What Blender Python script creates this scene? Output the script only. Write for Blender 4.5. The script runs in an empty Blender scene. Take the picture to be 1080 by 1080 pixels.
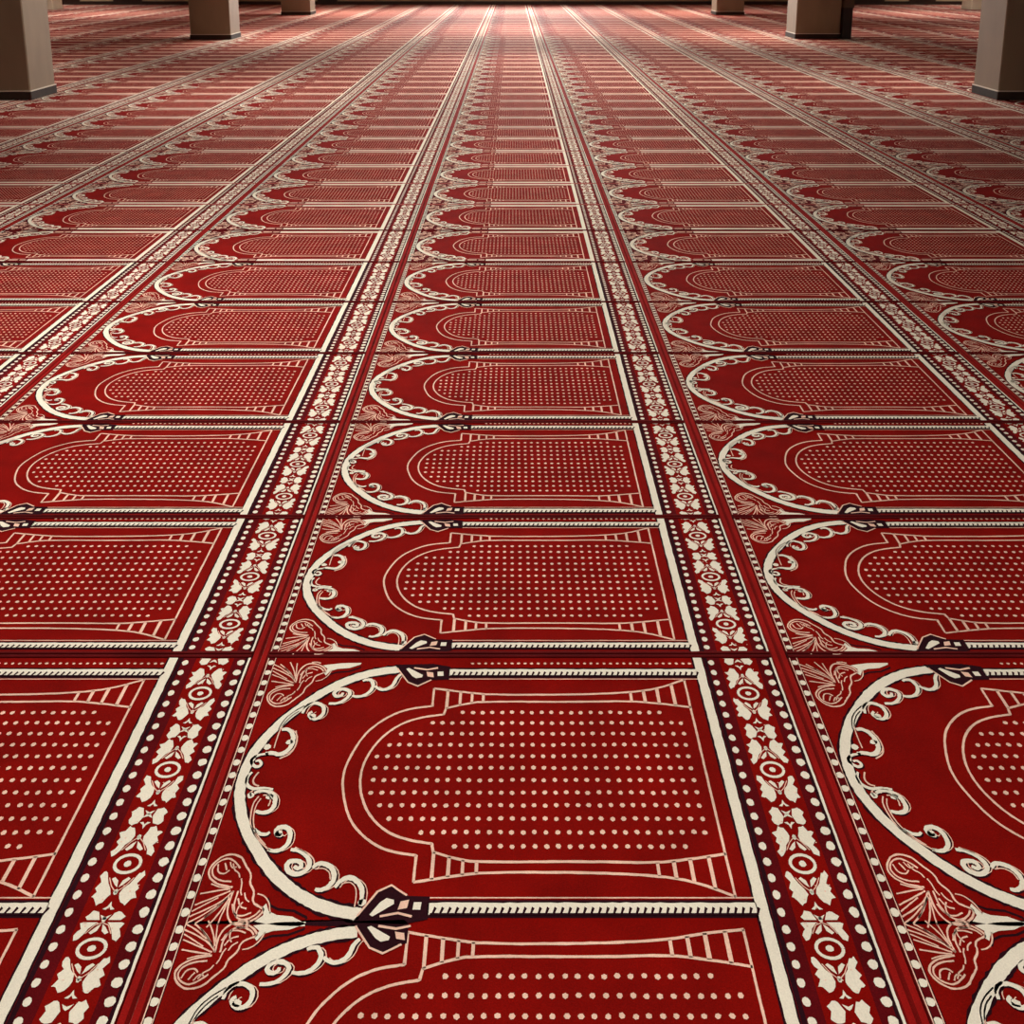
import bpy, bmesh, math, random
from mathutils import Vector
random.seed(7)
sc = bpy.context.scene
C = sc.collection
PI = math.pi

# ------------------------------------------------------------------ view geometry
HC = 1.6; F = 1000.0; TH = math.atan(0.2034)
CT = math.cos(TH); TT = math.tan(TH)
YH = -44.0; X0 = 541.1
CZ = 0.010                                   # height of the carpet surface
def depth(s): return HC * (F / (CT * CT) / s - TT)
def lat(u): return u * HC / CT
W0 = 1.236; P0 = 0.60

def s2l(c): return c / 12.92 if c <= 0.04045 else ((c + 0.055) / 1.055) ** 2.4
def rgb(r, g, b): return (s2l(r / 255), s2l(g / 255), s2l(b / 255), 1)

# ------------------------------------------------------------------ materials
def nodes_of(name):
    m = bpy.data.materials.new(name); m.use_nodes = True
    nt = m.node_tree; nt.nodes.clear()
    out = nt.nodes.new('ShaderNodeOutputMaterial')
    p = nt.nodes.new('ShaderNodeBsdfPrincipled')
    nt.links.new(p.outputs[0], out.inputs[0])
    return m, nt, p
def pile(name, col, var=0.16, bump=0.5, rough=0.9, sheen=0.012, big=0.17):
    """short wool pile: fibre speckle, slow brushing marks, fine bump"""
    m, nt, p = nodes_of(name); N = nt.nodes.new; L = nt.links.new
    g = N('ShaderNodeNewGeometry')
    n1 = N('ShaderNodeTexNoise'); n1.inputs['Scale'].default_value = 420; n1.inputs['Detail'].default_value = 2
    n2 = N('ShaderNodeTexNoise'); n2.inputs['Scale'].default_value = 9; n2.inputs['Detail'].default_value = 3
    for n in (n1, n2): L(g.outputs['Position'], n.inputs['Vector'])
    def rng(src, lo, hi):
        r = N('ShaderNodeMapRange'); r.inputs[1].default_value = 0.3; r.inputs[2].default_value = 0.7
        r.inputs[3].default_value = lo; r.inputs[4].default_value = hi; L(src, r.inputs[0]); return r.outputs[0]
    a = rng(n1.outputs['Fac'], 1 - var, 1 + var); b = rng(n2.outputs['Fac'], 1 - big, 1 + big)
    mu = N('ShaderNodeMath'); mu.operation = 'MULTIPLY'; L(a, mu.inputs[0]); L(b, mu.inputs[1])
    vm = N('ShaderNodeVectorMath'); vm.operation = 'SCALE'; vm.inputs[0].default_value = col[:3]
    L(mu.outputs[0], vm.inputs['Scale']); L(vm.outputs[0], p.inputs['Base Color'])
    bp = N('ShaderNodeBump'); bp.inputs['Strength'].default_value = bump; bp.inputs['Distance'].default_value = 0.0015
    L(n1.outputs['Fac'], bp.inputs['Height']); L(bp.outputs[0], p.inputs['Normal'])
    p.inputs['Roughness'].default_value = rough
    p.inputs['Specular IOR Level'].default_value = 0.05
    p.inputs['Sheen Weight'].default_value = sheen; p.inputs['Sheen Roughness'].default_value = 0.5
    p.inputs['Sheen Tint'].default_value = (1, 0.85, 0.8, 1)
    return m
RED, WINE, CREAM, PINK, DARK, ROSE, CORD, SEAM = range(8)
MATS = [pile('red_wool_pile', rgb(119, 6, 2)),
        pile('wine_wool_pile', rgb(84, 6, 12)),
        pile('cream_wool_pile', rgb(224, 217, 198), var=0.07, big=0.04),
        pile('pale_pink_wool_pile', rgb(226, 186, 164), var=0.10),
        pile('dark_plum_wool_pile', rgb(38, 10, 18)),
        pile('rose_wool_pile', rgb(160, 82, 76)),
        pile('red_cord_binding', rgb(136, 15, 12), rough=0.8, sheen=0.02),
        pile('maroon_seam_binding', rgb(84, 10, 12), rough=0.8, sheen=0.02)]

def plaster(name, col, scale=3.0, rough=0.75, var=0.14, streak=1.0):
    m, nt, p = nodes_of(name); N = nt.nodes.new; L = nt.links.new
    g = N('ShaderNodeNewGeometry')
    mp = N('ShaderNodeMapping'); mp.inputs['Scale'].default_value = (scale, scale, scale * streak)
    L(g.outputs['Position'], mp.inputs[0])
    n = N('ShaderNodeTexNoise'); n.inputs['Scale'].default_value = 1.6; n.inputs['Detail'].default_value = 6
    L(mp.outputs[0], n.inputs['Vector'])
    r = N('ShaderNodeMapRange'); r.inputs[1].default_value = 0.3; r.inputs[2].default_value = 0.7
    r.inputs[3].default_value = 1 - var; r.inputs[4].default_value = 1 + var; L(n.outputs['Fac'], r.inputs[0])
    vm = N('ShaderNodeVectorMath'); vm.operation = 'SCALE'; vm.inputs[0].default_value = col[:3]
    L(r.outputs[0], vm.inputs['Scale']); L(vm.outputs[0], p.inputs['Base Color'])
    bp = N('ShaderNodeBump'); bp.inputs['Strength'].default_value = 0.15; L(n.outputs['Fac'], bp.inputs['Height'])
    L(bp.outputs[0], p.inputs['Normal']); p.inputs['Roughness'].default_value = rough
    return m
M_PILLAR = plaster('taupe_plaster', rgb(142, 124, 99), 3, 0.7, 0.08, 0.35)
M_PALE = plaster('pale_cream_plaster', rgb(214, 202, 176), 3, 0.7, 0.06, 0.35)
M_SKIRT = plaster('dark_brown_stone', rgb(52, 36, 24), 8, 0.8, 0.2)
M_LEDGE = plaster('pale_stone_edge', rgb(214, 202, 184), 8, 0.5, 0.05)
M_WALL = plaster('beige_wall_plaster', rgb(170, 150, 118), 2, 0.8, 0.1)
M_WOOD = plaster('dark_stained_wood', rgb(44, 28, 20), 4, 0.45, 0.25, 0.15)
M_WOOD2 = plaster('brown_wood_panel', rgb(92, 72, 54), 4, 0.5, 0.2, 0.15)
M_CEIL = plaster('off_white_ceiling', rgb(205, 198, 185), 2, 0.9, 0.04)
M_SUB = plaster('grey_screed', rgb(120, 110, 100), 2, 0.9, 0.1)

# ------------------------------------------------------------------ mesh helpers
class MB:
    def __init__(s): s.v = []; s.f = []; s.m = []
    def poly(s, pts, z, mat):
        ar = sum(pts[i][0] * pts[(i + 1) % len(pts)][1] - pts[(i + 1) % len(pts)][0] * pts[i][1] for i in range(len(pts)))
        if ar < 0: pts = list(pts)[::-1]
        i = len(s.v); s.v += [(x, y, z) for x, y in pts]; s.f.append(tuple(range(i, i + len(pts)))); s.m.append(mat)
    def rect(s, x0, x1, y0, y1, z, mat): s.poly([(x0, y0), (x1, y0), (x1, y1), (x0, y1)], z, mat)
    def dot(s, x, y, rx, ry, z, mat, n=8, jit=0.0):
        ph = random.random() * 6.28
        s.poly([(x + rx * math.cos(ph + 2 * PI * k / n) * (1 + random.uniform(-jit, jit)),
                 y + ry * math.sin(ph + 2 * PI * k / n) * (1 + random.uniform(-jit, jit))) for k in range(n)], z, mat)
    def ring(s, x, y, rx, ry, w, z, mat, n=20):
        s.stroke([(x + rx * math.cos(2 * PI * k / n), y + ry * math.sin(2 * PI * k / n)) for k in range(n + 1)], w, z, mat)
    def stroke(s, pts, w, z, mat, taper=False, jit=0.0):
        n = len(pts)
        if n < 2: return
        i = len(s.v)
        for k, (x, y) in enumerate(pts):
            a = pts[max(k - 1, 0)]; b = pts[min(k + 1, n - 1)]
            dx, dy = b[0] - a[0], b[1] - a[1]; l = math.hypot(dx, dy) or 1e-9
            hw = w / 2
            if 0 < k < n - 1:                                   # mitre
                d1 = Vector((x - a[0], y - a[1])); d2 = Vector((b[0] - x, b[1] - y))
                if d1.length > 1e-9 and d2.length > 1e-9:
                    cs = max(-1, min(1, d1.normalized().dot(d2.normalized())))
                    hw /= max(math.sqrt((1 + cs) / 2), 0.6)
            if taper: hw *= 0.45 + 0.55 * math.sin(PI * (0.12 + 0.76 * k / (n - 1)))
            h1 = hw * (1 + random.uniform(-jit, jit)); h2 = hw * (1 + random.uniform(-jit, jit))
            nx, ny = -dy / l, dx / l
            s.v += [(x + nx * h1, y + ny * h1, z), (x - nx * h2, y - ny * h2, z)]
        for k in range(n - 1):
            q = i + 2 * k; s.f.append((q + 1, q + 3, q + 2, q)); s.m.append(mat)
    def box(s, x0, x1, y0, y1, z0, z1, mat=0):
        i = len(s.v)
        s.v += [(x, y, z) for z in (z0, z1) for y in (y0, y1) for x in (x0, x1)]
        for f in ((0, 2, 3, 1), (4, 5, 7, 6), (0, 1, 5, 4), (2, 6, 7, 3), (0, 4, 6, 2), (1, 3, 7, 5)):
            s.f.append(tuple(i + k for k in f)); s.m.append(mat)
    def cord(s, p0, p1, w, side, z0, h, mat, n=5):
        """half-round raised band from p0 to p1, lying to one side of that line"""
        d = Vector((p1[0] - p0[0], p1[1] - p0[1])); l = d.length; d /= l; nrm = Vector((-d.y, d.x)) * side
        i = len(s.v); k_l = 2
        for e in (p0, p1):
            for k in range(n + 1):
                t = k / n
                s.v.append((e[0] + nrm.x * w * t, e[1] + nrm.y * w * t, z0 + h * math.sin(PI * t) ** 0.6 if 0 < k < n else 0.0))
        for k in range(n):
            a, b = i + k, i + n + 1 + k
            s.f.append((a, b, b + 1, a + 1) if side < 0 else (a, a + 1, b + 1, b)); s.m.append(mat)
        s.f.append(tuple(range(i, i + n + 1))); s.m.append(mat)
        s.f.append(tuple(range(i + n + 1, i + 2 * n + 2))[::-1]); s.m.append(mat)
    def mesh(s, name, mats=MATS):
        me = bpy.data.meshes.new(name); me.from_pydata(s.v, [], s.f)
        for m in mats: me.materials.append(m)
        me.polygons.foreach_set('material_index', s.m); me.update(); return me
def add(name, me, parent=None):
    o = bpy.data.objects.new(name, me); C.objects.link(o)
    if parent: o.parent = parent
    return o
def tag(o, label=None, cat=None, group=None, kind=None):
    if label: o['label'] = label
    if cat: o['category'] = cat
    if group: o['group'] = group
    if kind: o['kind'] = kind
    return o
def empty(name, loc, **k):
    o = bpy.data.objects.new(name, None); C.objects.link(o); o.location = loc; o.empty_display_size = 0.1
    return tag(o, **k)

def smooth(pts, it=2):
    """Chaikin corner cutting keeping the ends"""
    for _ in range(it):
        out = [pts[0]]
        for a, b in zip(pts, pts[1:]):
            out += [(a[0] * .75 + b[0] * .25, a[1] * .75 + b[1] * .25), (a[0] * .25 + b[0] * .75, a[1] * .25 + b[1] * .75)]
        pts = out + [pts[-1]]
    return pts
def resample(pts, step):
    out = [pts[0]]
    for a, b in zip(pts, pts[1:]):
        n = max(1, int(math.hypot(b[0] - a[0], b[1] - a[1]) / step))
        out += [(a[0] + (b[0] - a[0]) * k / n, a[1] + (b[1] - a[1]) * k / n) for k in range(1, n + 1)]
    return out

# ------------------------------------------------------------------ the woven design (a = along the rug, q = -1..1 across it)
ARCH_O = [(.272, 1.0), (.22, .965), (.178, .89), (.143, .795), (.108, .66), (.064, .43), (.040, .21), (.033, 0)]
ARCH_I = [(.272, .945), (.229, .915), (.188, .845), (.150, .735), (.120, .61), (.080, .40), (.056, .19), (.0505, 0)]
def sym(l): return l + [(a, -q) for a, q in l[-2::-1]]
PAN_O = [(.342, .60), (.30, .575), (.265, .50), (.232, .36), (.214, .17), (.206, 0)]
PAN_I = [(.362, .52), (.325, .495), (.29, .435), (.26, .315), (.241, .155), (.235, 0)]

# scroll chain inside the arch, followed off the nearest rug (thick, points in a, q)
def pxq(c, pts):
    ox, oy, k = {'b': (230, 690, 4.32), 'c': (230, 820, 4.32)}[c]; r = []
    for x, y in pts:
        s = oy + y / k + 44; u = (ox + x / k - X0) / s
        r.append(((u + .362) / .743, ((1 / s - 1 / 1002) / (1 / 734.5 - 1 / 1002) - .45) / .488))
    return r
SCROLL = [('b', 1.0, [(835, 90), (815, 105), (800, 140), (770, 160), (740, 162), (715, 145)]),
          ('b', 1.0, [(610, 190), (650, 195), (690, 175), (710, 145), (700, 115), (675, 115), (660, 122)]),
          ('b', 1.0, [(505, 225), (550, 225), (590, 200), (605, 175), (585, 158), (550, 158), (525, 178), (540, 195), (565, 188), (570, 175)]),
          ('b', 1.0, [(385, 270), (395, 245), (420, 225), (455, 222), (485, 240), (480, 275), (450, 298), (420, 292), (412, 272), (430, 262)]),
          ('b', .45, [(370, 260), (330, 285), (290, 330), (270, 380), (255, 430)]),
          ('b', .45, [(395, 235), (340, 265), (300, 300), (275, 345)]),
          ('b', 1.2, [(290, 345), (320, 340), (345, 370), (340, 410), (320, 440), (285, 462), (245, 450), (215, 455)]),
          ('b', .55, [(355, 350), (362, 400), (335, 455), (280, 478)]),
          ('b', .8, [(230, 455), (190, 460), (155, 475), (150, 500), (175, 520), (200, 505), (190, 485), (170, 490)]),
          ('b', .8, [(155, 540), (130, 565), (128, 600), (160, 620), (200, 612), (250, 620)]),
          ('b', .6, [(185, 540), (160, 570), (160, 595), (185, 605)]),
          ('c', .6, [(150, 90), (145, 75), (160, 62)]),
          ('c', 1.1, [(165, 75), (200, 60), (240, 70), (262, 100), (255, 140), (225, 165), (190, 165), (170, 158)]),
          ('c', .5, [(205, 85), (235, 85), (240, 110), (228, 135)]),
          ('c', .5, [(185, 90), (160, 120), (148, 170), (145, 220), (165, 270), (200, 310), (235, 340)]),
          ('c', .45, [(195, 100), (172, 130), (160, 180), (160, 225), (180, 275), (215, 315)]),
          ('c', .8, [(235, 255), (215, 268), (185, 262), (165, 240)]),
          ('c', 1.1, [(225, 335), (265, 345), (305, 325), (328, 290), (328, 245), (300, 228), (268, 235), (262, 260), (280, 275), (292, 262)]),
          ('c', 1.1, [(330, 335), (370, 340), (405, 365), (420, 400), (400, 435), (355, 452), (315, 435), (310, 400), (340, 385), (375, 390), (380, 415), (360, 425), (345, 412)]),
          ('c', .4, [(350, 325), (395, 345), (435, 375), (437, 402)]),
          ('c', 1.1, [(430, 420), (450, 400), (490, 400), (525, 425), (530, 470), (505, 505), (465, 525), (440, 518)]),
          ('c', .4, [(440, 425), (480, 420), (508, 440), (510, 475)]),
          ('c', 1.1, [(530, 510), (555, 480), (590, 462), (630, 475), (655, 510), (655, 550), (645, 590)]),
          ('c', .4, [(560, 495), (600, 482), (628, 510), (628, 560), (620, 600)])]
SCROLL = [(w, pxq(c, p)) for c, w, p in SCROLL]
SC_BLOB = pxq('b', [(325, 402), (225, 425), (432, 282)]) + pxq('c', [(235, 92), (655, 580), (275, 262), (148, 85)])
# leaf scrolls in the corner outside the arch (upper corner; the lower one mirrors it)
SPAN = [(1, [(355, 130), (365, 80), (400, 45), (440, 40), (480, 55), (497, 80), (470, 88), (440, 100), (430, 130), (400, 150), (392, 168), (385, 180), (340, 212), (320, 230), (270, 242), (235, 228), (220, 195), (240, 168), (285, 148), (345, 140)]),
        (.8, [(375, 95), (395, 70), (425, 62), (455, 72)]), (.8, [(385, 110), (405, 88), (432, 82)]),
        (.8, [(245, 208), (262, 182), (290, 178), (300, 190)]), (.8, [(268, 212), (290, 190)]), (.7, [(285, 215), (305, 195), (320, 200)]),
        (.8, [(252, 62), (300, 82), (340, 106), (355, 130)]), (.8, [(248, 92), (300, 112), (345, 130)]), (.8, [(244, 122), (295, 130), (340, 136)]),
        (.8, [(285, 45), (322, 72), (350, 116)]), (.8, [(330, 35), (348, 72), (354, 112)]), (.7, [(255, 45), (290, 62), (325, 90)]),
        (.7, [(362, 40), (358, 70), (356, 100)]), (.7, [(398, 125), (412, 108), (430, 100)])]
SPAN += [(.9, [(372, 130), (380, 95), (405, 62), (438, 52), (470, 62), (482, 78)]), (.9, [(335, 196), (300, 218), (268, 228), (240, 216), (232, 195), (250, 172), (290, 158), (330, 156)]),
         (.7, [(300, 210), (318, 190), (340, 182), (352, 168)]), (.7, [(360, 165), (372, 150), (380, 130), (392, 118)]), (.7, [(250, 75), (285, 95), (315, 112)]), (.7, [(305, 58), (330, 88), (348, 112)]),
         (.7, [(410, 60), (400, 82), (408, 100)]), (.7, [(262, 150), (300, 140), (335, 138)]), (.8, [(470, 40), (452, 34), (428, 36)]), (.7, [(520, 70), (500, 100), (470, 118), (445, 122)])]
SPAN = [(w, pxq('b', p)) for w, p in SPAN]
LEAF = pxq('b', [(500, 47), (560, 40), (600, 30), (655, 36), (650, 46), (600, 62), (545, 66), (512, 76), (492, 96), (484, 86), (500, 66), (480, 50)])

WING = [(-.62, .72), (-.38, .68), (-.2, .53), (-.28, .43), (-.48, .34), (-.70, .17), (-.92, .13), (-1.0, .22), (-.80, .34), (-.98, .42), (-.84, .5), (-1.0, .60), (-.78, .62)]
DIAM = [(-.2, 1.0), (-.35, .85), (-.62, .82), (-.86, .91), (-.74, 1.0), (-.86, 1.09), (-.62, 1.18), (-.35, 1.15)]

def design(lod, h=.47, c=.493, e0=.018, e1=.018, flare=.865, bo=0.0, bar=.025, topk=1.0, top_rope=True, bot_rope=True, field=None, border=None, dark_joint=0.0):
    """fills the two builders with the woven pattern. lod 0 near, 1 middle, 2 far"""
    Wd = W0
    def X(a): return a * Wd
    def Y(q): return (c + h * q) * P0
    def ya(q): return Y(q * topk if q > 0 else q)            # arch and its ornament
    AQ = lambda pts: [(X(a), Y(q)) for a, q in pts]
    AR = lambda pts: [(X(a), ya(q)) for a, q in pts]
    z0 = CZ; dz = 0.0004
    z1, z2, z3, z4 = z0 + dz, z0 + 2 * dz, z0 + 3 * dz, z0 + 4 * dz
    j = 0.14 if lod == 0 else 0.0
    st = 0.012 if lod == 0 else 0.05
    f = field; b = border
    m0, m1 = e0 * P0, (1 - e1) * P0
    aL, aB, aR = .0156, .8515, .9844
    # grounds
    f.box(X(aL), X(aB), m0, m1, 0.0, z0, RED)
    b.box(X(aB), X(aR), m0, m1, 0.0, z0, RED)
    b.rect(X(aB) + .0005, X(.883), m0, m1, z0 + .0002, WINE); b.rect(X(.953), X(aR) - .0005, m0, m1, z0 + .0002, WINE)
    if lod < 2:
        f.rect(X(aL), X(.033), m0, m1, z1, DARK if lod else WINE)
    # narrow dotted guard on the arch side
    for a, w in ((.018, .0017), (.0315, .0014)):
        f.stroke(resample([(X(a), m0), (X(a), m1)], 0.02 if lod == 0 else 1), X(w) * (1.3 if lod else 1), z2, PINK if lod == 0 else CREAM, jit=j)
        if lod == 0: f.stroke([(X(a + .0015), m0), (X(a + .0015), m1)], X(.0012), z2, DARK)
    nd = 20
    for k in range(nd):
        y = m0 + (m1 - m0) * (k + .5) / nd
        if lod == 0: f.dot(X(.0247), y, .0078, .0072, z2, CREAM, 9, .09)
        elif lod == 1: f.rect(X(.0247) - .007, X(.0247) + .007, y - .006, y + .006, z2, CREAM)
    if lod == 2: f.rect(X(.019), X(.031), m0, m1, z2, ROSE)
    # corners outside the arch
    ao = sym(ARCH_O); ai = sym(ARCH_I)
    if lod == 0:
        aos, ais = smooth(ao, 3), smooth(ai, 3)
    elif lod == 1:
        aos, ais = smooth(ao, 1), smooth(ai, 1)
    else:
        aos, ais = ao, ai
    for sgn in (1, -1):
        kk = topk if sgn > 0 else 1.0
        e = m1 if sgn > 0 else m0
        half = [(X(a), ya(q)) for a, q in aos if q * sgn >= 0]
        if sgn < 0: half = half[::-1]
        f.poly(half + [(X(.033), ya(0)), (X(.033), e), (X(.272), e)], z1, WINE if lod else RED)
        if lod == 0:
            for w, p in SPAN:
                f.stroke([(X(a), ya(min(q, 1.06) * sgn)) for a, q in smooth(p, 2)], .0033 * w, z3, PINK, jit=.25)
            f.poly([(X(a), ya(min(q, 1.04) * sgn)) for a, q in LEAF], z3, CREAM)
            f.stroke([(X(a), ya(min(q - .035, 1.0) * sgn)) for a, q in LEAF[3:9]], .004, z2, DARK)
            if dark_joint and sgn < 0 or topk < 1 and sgn > 0:
                f.poly([(X(.033), ya(1.03 * sgn)), (X(.16), ya(1.02 * sgn)), (X(.30), ya(1.0 * sgn)), (X(.30), e), (X(.033), e)], z2, DARK)
        else:                                               # seen from afar the corner is a dense pinkish scroll
            rr = random.Random(3)
            n = 26 if lod == 1 else 5
            for _ in range(n):
                q = rr.uniform(.45, 1.02); amax = .06 + .2 * max(0, (q - .45) / .55) ** 1.3
                a = rr.uniform(.038, max(.05, amax - .01))
                if lod == 1:
                    w = rr.uniform(.010, .024); ph = rr.uniform(0, 6.28)
                    f.stroke([(X(a) + w * math.cos(ph + t * 1.1), ya(q * sgn) + .7 * w * math.sin(ph + t * 1.1)) for t in range(5)], .0062, z3, PINK)
                else: f.rect(X(a) - .012, X(a) + .03, ya(q * sgn) - .006, ya(q * sgn) + .006, z3, ROSE)
            if lod == 1: f.poly([(X(a), ya(min(q, 1.02) * sgn)) for a, q in LEAF], z3, CREAM)
    # the cream arch
    o_, i_ = AR(aos), AR(ais)
    if lod < 2:
        O2 = [(x - .003 * 1.2, y) for x, y in o_]; 
        mid = [((p[0] + q[0]) / 2, (p[1] + q[1]) / 2) for p, q in zip(o_, i_)]
        f.stroke(resample(mid, .03), .029, z2, DARK, jit=j)
        f.stroke(resample(mid, .010 if lod == 0 else .05), .0205, z3, CREAM, jit=j * .6)
    else:
        mid = [((p[0] + q[0]) / 2, (p[1] + q[1]) / 2) for p, q in zip(o_, i_)]
        f.stroke(mid, .021, z3, CREAM)
    # scrolls inside the arch
    if lod == 0:
        for w, p in SCROLL:
            pp = AR(smooth(p, 2))
            if w >= .8: f.stroke([(x + .0015, y - .001) for x, y in pp], .0085 * w + .003, z1, DARK, taper=True)
            f.stroke(pp, .0082 * w if w >= .8 else .0055 * w, z3, CREAM if w >= .8 else PINK, taper=w >= .8, jit=.15)
            if w >= 1.0: f.stroke([(x + .009, y) for x, y in pp[::2]], .0018, z2, PINK, jit=.4)
        for a, q in SC_BLOB: f.dot(X(a), ya(q), .0075, .0065, z3, CREAM, 8, .15)
    elif lod == 1:
        for w, p in SCROLL:
            if w >= .8: f.stroke(AR(smooth(p, 1)), .0085 * w, z3, CREAM)
            else: f.stroke(AR(p), .005, z3, PINK)
        rr = random.Random(11)
        for a, q in resample(ais, .05)[1:-1:1]:
            for _ in range(2):
                x, y = X(a) + rr.uniform(.018, .05) * (1 - .55 * abs(q)), ya(q * rr.uniform(.90, .97))
                f.rect(x - .006, x + .006, y - .0035, y + .0035, z2, PINK)
    else:
        sh = [(x + .028, y + (P0 * c - y) * .07) for x, y in AR(ai)]
        f.stroke(sh, .016, z2, ROSE)
    # inner panel outline
    tw = .0048 if lod == 0 else .0056
    col = PINK
    if lod < 2:
        it = 3 if lod == 0 else 2
        po = [(.342, .775)] + smooth(sym(PAN_O), it) + [(.342, -.775)]
        pi_ = [(.367, .578)] + smooth([(.364, .52)] + sym(PAN_I)[1:-1] + [(.364, -.52)], it) + [(.367, -.578)]
        f.stroke(resample(AQ(po), st), tw, z2, col, jit=j); f.stroke(resample(AQ(pi_), st), tw, z2, col, jit=j)
        for s in (1, -1):
            ol = [(.342, .775), (.40, .735), (.45, .71), (.60, .712), (.697, .732), (.752, min(.770, flare - .02)), (.807, flare)]
            il = [(.367, .578), (.40, .62), (.43, .645), (.60, .640), (.697, .650), (.747, .628), (.807, .589)]
            f.stroke(resample(AQ([(a, q * s) for a, q in smooth(ol, 1)]), st), tw, z2, col, jit=j)
            f.stroke(resample(AQ([(a, q * s) for a, q in smooth(il, 1)]), st), tw, z2, col, jit=j)
            for a, w in ((.368, .0065), (.3915, .0065), (.4125, .006), (.433, .006), (.702, .006), (.7265, .007), (.7515, .0075), (.780, .0075)):
                def at(tbl):
                    for (a0, q0), (a1, q1) in zip(tbl, tbl[1:]):
                        if a0 <= a <= a1: return q0 + (q1 - q0) * (a - a0) / (a1 - a0)
                    return tbl[0][1]
                f.stroke(AQ([(a, at(il) * s), (a, at(ol) * s)]), w if lod == 0 else w * 1.1, z2, col, jit=j)
        f.stroke(resample(AQ([(.806, flare), (.806, -.865)]), st), tw, z2, col, jit=j)
    else:
        po = [(.342, .74), (.342, .6), (.23, .36), (.206, 0), (.23, -.36), (.342, -.6), (.342, -.74)]
        f.stroke(AQ(po), .007, z2, PINK)
        for s in (1, -1): f.stroke(AQ([(.342, .66 * s), (.806, .67 * s)]), .006, z2, ROSE)
        f.stroke(AQ([(.806, .86), (.806, -.86)]), .005, z2, PINK)
    # rows of dots
    ROWS = [(.049, .259, .792), (.147, .262, .792), (.245, .279, .792), (.343, .296, .792), (.441, .346, .792), (.539, .39, .752)]
    if lod < 2:
        for q, a0, a1 in ROWS:
            for s in (1, -1):
                k0 = math.ceil((a0 - .258) / .0175 - .3); k1 = int((a1 - .258) / .0175 + .3)
                for k in range(k0, k1 + 1):
                    x, y = X(.258 + .0175 * k), Y(q * s)
                    if lod == 0:
                        x += random.uniform(-.0008, .0008); y += random.uniform(-.0008, .0008)
                        f.dot(x, y, .0052, .0048, z2, PINK, 6, .12)
                    else: f.rect(x - .0042, x + .0042, y - .0034, y + .0034, z2, PINK)
    else:
        for q, a0, a1 in ROWS[::2]:
            for s in (1, -1): f.rect(X(a0), X(a1), Y(q * s) - .005, Y(q * s) + .005, z1, ROSE)
    def tie(s, sy=lambda q: q, end=.368):
        T = lambda pts: [(X(a), Y(sy(q * s))) for a, q in pts]
        f.poly(T([(.262, 1.02), (.292, .84), (.312, .80), (.322, .83), (.335, .86), (end, .865), (end, 1.0), (.335, 1.03)]), z3, DARK)
        f.stroke(T([(.268, .985), (.292, .835), (.311, .795), (.322, .825), (.335, .858)]), .0035, z4, PINK, jit=.2)
        f.poly(T([(.298, .90), (.306, .875), (.317, .885), (.318, .91), (.305, .945), (.29, .985), (.285, .975)]), z4, CREAM)
        f.poly(T([(.327, .895), (.339, .885), (.337, .935), (.324, .945)]), z4, PINK)
        if end > .35:
            f.poly(T([(.346, .90), (.357, .90), (.356, .945), (.345, .945)]), z4, CREAM)
        f.stroke(T([(.30, .985), (.325, .965), (.345, .985)]), .004, z4, PINK, jit=.2)
    if lod == 0 and not top_rope: tie(1, lambda q: q * topk + .02, .342)
    # twisted rope bars along both long sides, with the tie at the arch foot
    for s in (1, -1):
        if (s > 0 and not top_rope) or (s < 0 and not bot_rope): continue
        y = Y(.937 * s)
        if lod == 1:
            ya_, yb_ = sorted((Y(.885 * s), m1 if s > 0 else m0)); f.rect(X(.272), X(.833), ya_, yb_, z1, ROSE)
            ya_, yb_ = sorted((Y(.975 * s), m1 if s > 0 else m0)); f.rect(X(.362), X(.833), ya_, yb_, z2, ROSE)
        if lod == 0: f.rect(X(.362), X(.833), y - .015, y + .015, z1, DARK)
        if lod < 2:
            f.stroke(resample([(X(.366), y), (X(.833), y)], .012 if lod == 0 else 1), .0195 if lod == 0 else bar, z3, CREAM if bar < .04 else PINK, jit=.08 if lod == 0 else 0)
            f.stroke(resample([(X(.366), y - .0185 * s), (X(.833), y - .0185 * s)], st), .0022, z2, PINK, jit=j)
            if lod == 0:
                n = 44
                for k in range(n):
                    x = X(.372 + (.83 - .372) * k / (n - 1))
                    f.poly([(x, y - .010), (x + .0035, y - .010), (x + .009, y + .000), (x + .0045, y + .003)], z4, DARK)
                f.stroke([(X(.37), y - .0095), (X(.833), y - .0095)],   .0035, z4, DARK)
                for k in range(0, 34 if s > 0 else 0):
                    f.dot(X(.41) + k * .0155, Y(1.035 * s), .004, .003, z2, PINK, 6, .2)
                tie(s)
            else:
                f.poly([(X(.27), Y(1.0 * s)), (X(.30), Y(.82 * s)), (X(.37), Y(.87 * s)), (X(.37), Y(1.0 * s))], z2, WINE)
                f.rect(X(.285), X(.325), y - .007, y + .008, z4, PINK); f.rect(X(.333), X(.36), y - .007, y + .007, z4, PINK); f.rect(X(.29), X(.35), Y(.86 * s) - .005, Y(.86 * s) + .005, z4, ROSE)
        else:
            ya_, yb_ = sorted((Y(.80 * s), m1 if s > 0 else m0)); f.rect(X(.27), X(.833), ya_, yb_, z2, PINK)
    # broad cream stripe
    if lod == 0:
        f.rect(X(.829), X(.8515), m0, m1, z1, DARK)
        f.stroke(resample([(X(.8405), m0), (X(.8405), m1)], .012), X(.0165), z3, CREAM, jit=.07)
    else: f.rect(X(.832), X(.850), m0, m1, z3, CREAM)
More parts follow.
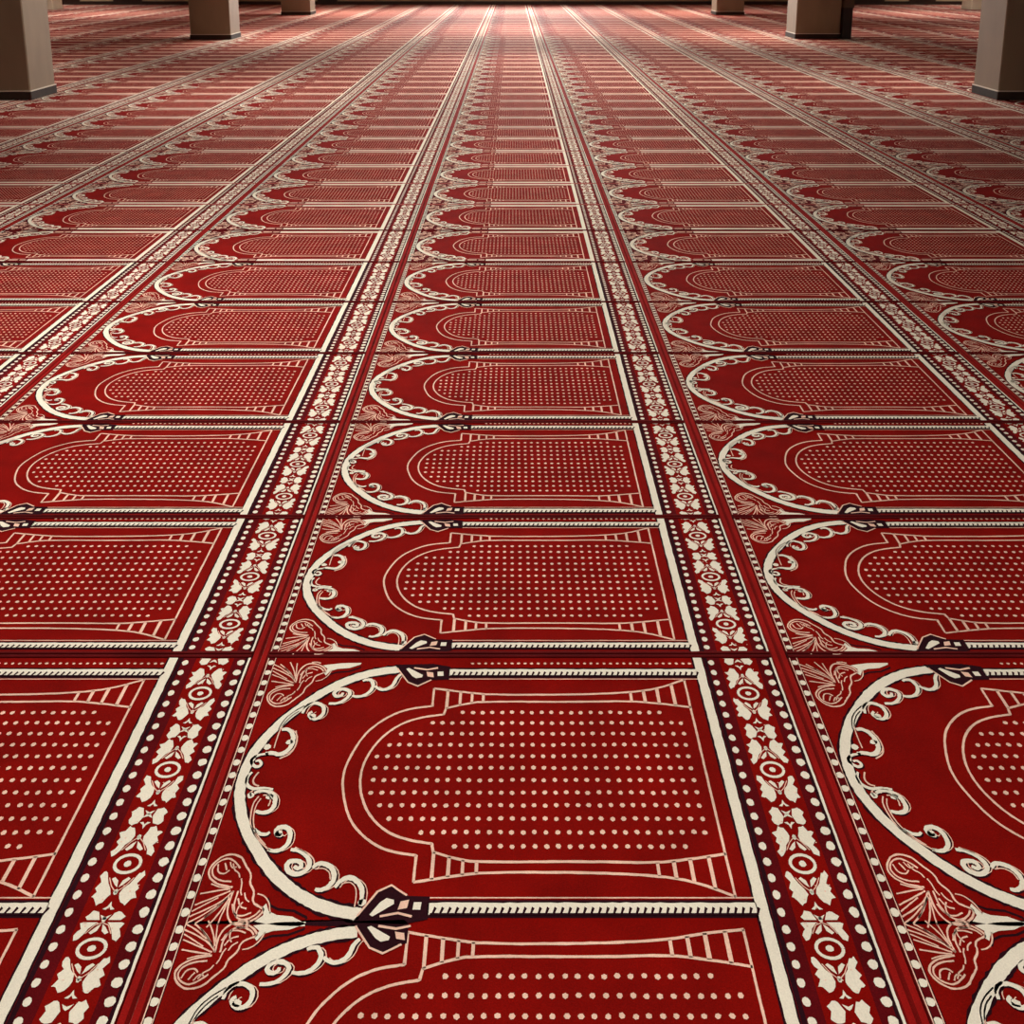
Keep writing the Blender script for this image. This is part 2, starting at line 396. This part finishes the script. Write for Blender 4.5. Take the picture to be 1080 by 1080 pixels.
    # floral border with two rows of beads
    if lod == 0:
        b.rect(X(.852), X(.859), m0, m1, z1, DARK)
        b.rect(X(.9745), X(.9800), m0, m1, z2, DARK)
        b.stroke(resample([(X(.9818), m0), (X(.9818), m1)], .012), .0050, z3, CREAM, jit=.2)
    elif lod == 1:
        b.rect(X(.9730), X(.9790), m0, m1, z2, DARK)
        b.rect(X(.9795), X(.984), m0, m1, z3, CREAM)
    else: b.rect(X(.976), X(.984), m0, m1, z3, CREAM)
    if lod < 2:
        for k in range(nd):
            y = m0 + (m1 - m0) * (k + .5) / nd
            if lod == 0:
                b.dot(X(.8655), y, .0072, .0078, z2, CREAM, 9, .1); b.dot(X(.9685), y, .0088, .0086, z3, CREAM, 9, .12)
            else:
                b.rect(X(.8655) - .007, X(.8655) + .007, y - .0065, y + .0065, z2, CREAM); b.rect(X(.9685) - .0085, X(.9685) + .0085, y - .0075, y + .0075, z3, CREAM)
    else:
        b.rect(X(.859), X(.872), m0, m1, z2, ROSE); b.rect(X(.961), X(.975), m0, m1, z2, PINK)
    bx, hw = X(.9175), X(.0315); hp = .168 * P0
    if lod < 2:
        for q0 in (.725, .036, -.655):
            yc = Y(q0 + bo)
            if lod == 0:
                b.ring(bx, yc, .0225, .0165, .0055, z2, CREAM, 18); b.dot(bx, yc, .0068, .0058, z2, CREAM, 8, .1)
            else:
                b.ring(bx, yc, .022, .016, .0065, z2, CREAM, 8); b.rect(bx - .006, bx + .006, yc - .005, yc + .005, z2, CREAM)
            for s in (1, -1):
                for mx in (1, -1):
                    G = lambda pts: [(bx + mx * x * hw, min(max(yc + s * t * hp, m0 + .002), m1 - .002)) for x, t in pts]
                    jt = lambda pts: [(x + random.uniform(-.03, .03), t + random.uniform(-.016, .016)) for x, t in (resample(pts + pts[:1], .11)[:-1] if lod == 0 else pts)]
                    b.poly(G(jt(WING)), z2, CREAM)
                    if s < 0 or q0 > .5: b.poly(G(jt(DIAM)), z2, CREAM)
                    b.poly(G([(0.03, .42), (.2, .37), (.42, .27), (.3, .24), (.1, .3)]), z2, CREAM)
                    b.stroke(G([(-.04, .52), (.3, .40), (.55, .25)]), .0016 if lod == 0 else .002, z2, PINK)
                if lod == 0:
                    for _ in range(5): b.dot(bx + random.uniform(-1, 1) * hw, min(max(yc + s * random.uniform(.2, .95) * hp, m0 + .004), m1 - .004), .0016, .0013, z3, PINK, 5, .3)
                b.dot(bx, yc + s * .50 * hp, .004, .0055, z2, CREAM, 6)
                G1 = lambda pts: [(bx + x * hw, min(max(yc + s * t * hp, m0 + .002), m1 - .002)) for x, t in pts]
                b.poly(G1([(-.26, .79), (-.08, .74), (0, .66), (.08, .74), (.26, .79), (.1, .80), (0, .75), (-.1, .80)]), z2, CREAM)
                b.poly(G1([(-.24, .88), (0, .92), (.24, .88), (.1, .955), (0, .98), (-.1, .955)]), z2, CREAM)
    else:
        n = 9
        for k in range(n):
            y = m0 + (m1 - m0) * (k + .5) / n
            b.rect(bx - hw * .9, bx + hw * .9, y - .021, y + .021, z2, PINK if k % 3 else CREAM)

def cords(mb):
    mb.cord((0.0004, 0), (0.0004, P0), .0156 * W0, -1, CZ, .0025, CORD)
    mb.cord((W0 - .0004, 0), (W0 - .0004, P0), .0156 * W0, 1, CZ, .0025, CORD)
def ends(mb, lo=True, hi=True, mat=SEAM, h=.0035):
    x0, x1 = .016 * W0, .984 * W0
    if lo: mb.cord((x0, 0.0003), (x1, 0.0003), .018 * P0, 1, CZ, h, mat)
    if hi: mb.cord((x0, P0 - .0003), (x1, P0 - .0003), .018 * P0, -1, CZ, h, mat)

# near rugs: separate parts sharing mesh data
def part_set(**kw):
    f, b = MB(), MB(); design(0, field=f, border=b, **kw)
    return f.mesh('niche_field_mesh'), b.mesh('floral_border_mesh')
SETS = [part_set() for _ in range(2)]
SET_ROW0 = part_set(c=.471, h=.466, dark_joint=1.0, e0=0.0)
SET_FRONT = part_set(c=.565, h=.52, topk=.80, e1=0.0, flare=.79, bo=-.04, top_rope=False, bot_rope=False)
def cord_mesh(k):
    mb = MB()
    if k == 0: mb.cord((0.0004, 0), (0.0004, P0), .0156 * W0, -1, CZ, .0025, CORD)
    if k == 1: mb.cord((W0 - .0004, 0), (W0 - .0004, P0), .0156 * W0, 1, CZ, .0025, CORD)
    if k == 2: ends(mb, True, False)
    if k == 3: ends(mb, False, True)
    if k == 4: ends(mb, True, False, ROSE, .001)
    if k == 5: ends(mb, False, True, ROSE, .001)
    return mb.mesh('binding_mesh')
CORDS = [cord_mesh(k) for k in range(6)]
def whole(lod, **kw):
    mb = MB(); design(lod, field=mb, border=mb, **kw); cords(mb); ends(mb, True, True, ROSE, .001); return mb
MIDS = [whole(1, bar=.05).mesh('prayer_rug_mesh') for _ in range(2)]
# middle distance rugs still in two readable parts
def mid_set():
    f, b = MB(), MB(); design(1, field=f, border=b); return f.mesh('niche_field_mesh'), b.mesh('floral_border_mesh')
MIDSET = mid_set()
FAR = whole(2)

# ------------------------------------------------------------------ rows and strips
seam_s = [1 / .000640, 1016, 734.5, 589.2, 489.2, 416.6, 362.5, 320.3, 287, 259.5, 237.5, 218.8, 203.3]
t = 1 / 203.3
while 1 / t > 49.3:
    t += .000345; seam_s.append(1 / t)
ROWY = [depth(s) for s in seam_s]
NR = len(ROWY) - 1
ub = {0: -.362, 1: .381, 2: 1.14, -1: -1.13}
for k in range(3, 17): ub[k] = 1.14 + .757 * (k - 2)
for k in range(-2, -17, -1): ub[k] = -1.13 + .757 * (k + 1)
WALL_Y = ROWY[-1] + .12
def project(x, y):
    s = F / (CT * CT) / (y / HC + TT); return X0 + x * CT / HC * s, YH + s
cells = []
for r in range(NR):
    for cidx in range(-16, 16):
        x0, x1 = lat(ub[cidx]), lat(ub[cidx + 1]); y0, y1 = ROWY[r], ROWY[r + 1]
        vis = 0
        for i in range(8):
            for j2 in range(4):
                px, py = project(x0 + (x1 - x0) * (i + .5) / 8, y0 + (y1 - y0) * (j2 + .5) / 4)
                if 0 <= px < 1080 and 0 <= py < 1080:
                    if px < 50 and py < 100 or px > 1030 and py < 100: continue
                    vis += 1
        xa, _ = project((x0 + x1) / 2, (y0 + y1) / 2)
        wpx = (x1 - x0) * CT / HC * F / (CT * CT) / ((y0 + y1) / 2 / HC + TT)
        area = vis / 32 * wpx * (project(0, y0)[1] - project(0, y1)[1])
        cells.append((area, r, cidx, x0, x1, y0, y1))
order = sorted(cells, key=lambda c: -c[0])
single = {(c[1], c[2]) for c in order[:300] if c[0] > 8}

ORD = 'first second third fourth fifth sixth seventh eighth ninth tenth eleventh twelfth thirteenth fourteenth fifteenth sixteenth seventeenth eighteenth nineteenth twentieth'.split()
def ordinal(n):
    if n < 20: return ORD[n]
    tens = {2: 'twent', 3: 'thirt', 4: 'fort', 5: 'fift'}
    n1 = n + 1
    return tens[n1 // 10] + ('ieth' if n1 % 10 == 0 else 'y-' + ORD[n1 % 10 - 1])
def strip_name(c):
    if c == 0: return 'in the middle strip'
    return 'in the %s strip %s of middle' % (ORD[abs(c) - 1], 'right' if c > 0 else 'left')
def rug_label(r, c):
    if r == 0: return 'red prayer rug cut off by the bottom edge, ' + strip_name(c)
    return 'red prayer rug, %s, %s row from front' % (strip_name(c)[7:], ordinal(r))

rest = MB()
for area, r, cidx, x0, x1, y0, y1 in cells:
    sx, sy = (x1 - x0) / W0, (y1 - y0) / P0
    if (r, cidx) in single:
        lab = dict(label=rug_label(r, cidx), cat='rug', group='red prayer rugs laid in strips')
        if r <= 17:
            e = empty('prayer_rug', (x0, y0, 0), **lab); e.scale = (sx, sy, 1)
            fm, bm = SET_FRONT if r == 0 else SET_ROW0 if r == 1 else SETS[(r + cidx) % 2] if r <= 6 else MIDSET
            add('niche_field', fm, e); add('floral_border', bm, e)
            add('edge_binding', CORDS[0], e); add('edge_binding', CORDS[1], e)
            if r > 1: add('end_binding', CORDS[2 if r <= 8 else 4], e)
            if r > 0: add('end_binding', CORDS[3 if r <= 7 else 5], e)
        else:
            o = add('prayer_rug', MIDS[(r + cidx) % 2]); o.location = (x0, y0, 0); o.scale = (sx, sy, 1); tag(o, **lab)
    else:
        i = len(rest.v)
        rest.v += [(x0 + x * sx, y0 + y * sy, z) for x, y, z in FAR.v]
        rest.f += [tuple(i + k for k in f) for f in FAR.f]; rest.m += FAR.m
tag(add('prayer_rugs', rest.mesh('far_prayer_rugs_mesh')), 'far red prayer rugs running back to the end wall and out to both sides', 'rugs', kind='stuff')

# ------------------------------------------------------------------ room shell
XS = -lat(ub[-16]) + .2; YB = ROWY[0] - 1.2; ZC = 4.4
def struct(name, mb, mat):
    o = add(name, mb.mesh(name + '_mesh', [mat])); o['kind'] = 'structure'; return o
mb = MB(); mb.box(-XS, XS, YB, WALL_Y + .3, -.2, 0); struct('floor', mb, M_SUB)
mb = MB(); mb.box(-XS, XS, YB, WALL_Y + .3, ZC, ZC + .2); struct('ceiling', mb, M_CEIL)
# end wall with a wide window above the skirting
WX0, WX1, WZ0, WZ1 = -3.4, 3.2, .75, 3.3
mb = MB()
for a in ((-XS, WX0, 0, ZC), (WX1, XS, 0, ZC), (WX0, WX1, 0, WZ0), (WX0, WX1, WZ1, ZC)): mb.box(a[0], a[1], WALL_Y, WALL_Y + .25, a[2], a[3])
struct('wall_back', mb, M_WALL)
mb = MB(); mb.box(-XS - .2, -XS, YB, WALL_Y + .25, 0, ZC); struct('wall_left', mb, M_WALL)
mb = MB(); mb.box(XS, XS + .2, YB, WALL_Y + .25, 0, ZC); struct('wall_right', mb, M_WALL)
DOORS = [(-16.0, -15.3), (-14.1, -13.1), (-6.9, -6.2), (12.0, 13.1), (14.0, 14.9)]
mb = MB(); x = -XS
for d0, d1 in DOORS + [(XS, XS)]:
    mb.box(x, d0, WALL_Y - .03, WALL_Y, 0, .115); mb.box(x, d0, WALL_Y - .022, WALL_Y, .115, .125); x = d1
struct('baseboard_back', mb, M_WOOD)
for k, (d0, d1) in enumerate(DOORS):
    mb = MB(); mb.box(d0, d1, WALL_Y - .05, WALL_Y, 0, 2.2)
    for i in range(2):
        xm = d0 + (d1 - d0) * (.08 + .46 * i); w = (d1 - d0) * .38
        mb.box(xm, xm + w, WALL_Y - .07, WALL_Y - .05, .15, 1.0); mb.box(xm, xm + w, WALL_Y - .07, WALL_Y - .05, 1.15, 2.05)
    struct('door_%d' % (k + 1), mb, M_WOOD)
# window frame and glass
fr = MB()
for x in [WX0 + (WX1 - WX0) * k / 6 for k in range(7)]: fr.box(x - .04, x + .04, WALL_Y + .05, WALL_Y + .12, WZ0, WZ1)
for z in (WZ0, (WZ0 + WZ1) / 2, WZ1): fr.box(WX0, WX1, WALL_Y + .05, WALL_Y + .12, z - .04, z + .04)
win = struct('window_1', fr, M_WOOD2)
gm, gnt, gp = nodes_of('clear_window_glass')
gnt.nodes.remove(gp); tb = gnt.nodes.new('ShaderNodeBsdfTransparent'); gl = gnt.nodes.new('ShaderNodeBsdfGlossy'); gl.inputs['Roughness'].default_value = .02
mx = gnt.nodes.new('ShaderNodeMixShader'); mx.inputs[0].default_value = .06
gnt.links.new(tb.outputs[0], mx.inputs[1]); gnt.links.new(gl.outputs[0], mx.inputs[2])
gnt.links.new(mx.outputs[0], [n for n in gnt.nodes if n.type == 'OUTPUT_MATERIAL'][0].inputs[0])
mb = MB(); mb.box(WX0, WX1, WALL_Y + .08, WALL_Y + .09, WZ0, WZ1); add('pane', mb.mesh('pane_mesh', [gm]), win)

# ------------------------------------------------------------------ pillars
def pillar(x0, x1, y0, y1, label, pale=False, group='square pillars of the prayer hall'):
    zb = .0165
    e = empty('pillar', ((x0 + x1) / 2, (y0 + y1) / 2, zb), label=label, cat='pillar', group=group)
    w, d = (x1 - x0) / 2, (y1 - y0) / 2; H = ZC - zb
    def cham(w, d, z0, z1, ch, mat, name):
        mb = MB(); pts = [(-w + ch, -d), (w - ch, -d), (w, -d + ch), (w, d - ch), (w - ch, d), (-w + ch, d), (-w, d - ch), (-w, -d + ch)]
        mb.v = [(x, y, z) for z in (z0, z1) for x, y in pts]
        mb.f = [tuple(range(8))[::-1], tuple(range(8, 16))] + [(k, (k + 1) % 8, 8 + (k + 1) % 8, 8 + k) for k in range(8)]
        mb.m = [0] * 10
        return add(name, mb.mesh(name + '_mesh', [mat]), e)
    cham(w - .012, d - .012, .105, H, .012, M_PALE if pale else M_PILLAR, 'shaft')
    cham(w, d, 0, .093, .008, M_PALE if pale else M_SKIRT, 'skirting')
    cham(w + .002, d + .002, .093, .105, .008, M_PALE if pale else M_LEDGE, 'skirting_cap')
pillar(-6.46, -5.53, 10.79, 11.42, 'taupe plastered pillar nearest the camera on the left')
pillar(-6.47, -5.64, 19.05, 19.75, 'second taupe pillar from the front on the left')
pillar(-6.66, -5.80, 27.45, 28.15, 'third and farthest pillar of the left row')
pillar(5.56, 6.46, 10.79, 11.42, 'taupe plastered pillar nearest the camera on the right')
pillar(5.70, 6.62, 19.25, 19.95, 'second taupe pillar from the front on the right')
pillar(5.82, 6.64, 27.45, 28.15, 'third and farthest pillar of the right row')
pillar(-15.45, -14.56, 30.3, 31.0, 'pale outer pillar far back, half hidden behind the nearest left pillar', True)
pillar(14.50, 15.40, 30.3, 31.0, 'pale outer pillar far back, half hidden behind the nearest right pillar', True)
e = empty('cabinet', (6.66, 19.35, .0165), label='narrow dark cabinet standing against the second right pillar', cat='cabinet')
mb = MB(); mb.box(-.085 + .05, .155, -.16, .22, 0, .62); mb.box(-.02, .14, -.168, -.16, .05, .58); add('body', mb.mesh('body_mesh', [M_WOOD]), e)
mb = MB(); mb.box(-.06 + .03, .17, -.18, .24, .62, .95); add('top_box', mb.mesh('top_box_mesh', [M_WOOD2]), e)

# ------------------------------------------------------------------ light
def area(name, loc, size, power, col=(1, .955, .89), rot=(0, 0, 0), spread=PI):
    l = bpy.data.lights.new(name, 'AREA'); l.shape = 'RECTANGLE'; l.size, l.size_y = size; l.energy = power; l.color = col; l.spread = spread
    o = bpy.data.objects.new(name, l); C.objects.link(o); o.location = loc; o.rotation_euler = rot; return o
area('window_daylight', (-.1, WALL_Y - .05, 2.0), (6.4, 2.4), 520, (1, .97, .93), (-PI / 2, 0, 0), math.radians(85))
for k, (x, y, p) in enumerate([(.1, .6, 43), (-1.8, 4.0, 76), (4.9, 3.0, 24), (.2, 7.6, 50), (-3.4, 11.0, 78), (1.2, 11.6, 48), (-9.5, 12.8, 130), (5.2, 12.2, 54), (0, 15, 85), (-5, 19.8, 130), (5, 20, 120), (-13, 20.5, 190), (12, 20, 100), (0, 22, 150), (-5, 28.4, 170), (5, 28.4, 160), (-12, 28, 150), (12, 28, 130), (0, 29, 160), (-16, 31.5, 90), (16, 31.5, 90)]):
    area('ceiling_light', (x, y, ZC - .06), (1.2, 1.2), p, spread=math.radians(105))
w = bpy.data.worlds.new('world'); sc.world = w; w.use_nodes = True
bg = w.node_tree.nodes['Background']; bg.inputs[0].default_value = (1, .96, .9, 1); bg.inputs[1].default_value = 0.22

# ------------------------------------------------------------------ camera
cam = bpy.data.cameras.new('camera'); co = bpy.data.objects.new('camera', cam); C.objects.link(co)
co.location = (0, 0, CZ + HC); co.rotation_euler = (PI / 2 - TH, 0, 0)
cam.sensor_width = 36; cam.lens = F / 1080 * 36
cam.shift_x = -(X0 - 540) / 1080
cam.shift_y = -(540 - (YH + F * TT)) / 1080
cam.clip_end = 200
sc.camera = co
vs = sc.view_settings; vs.view_transform = 'Standard'; vs.look = 'None'; vs.gamma = 1; vs.use_curve_mapping = False; vs.exposure = 0.0
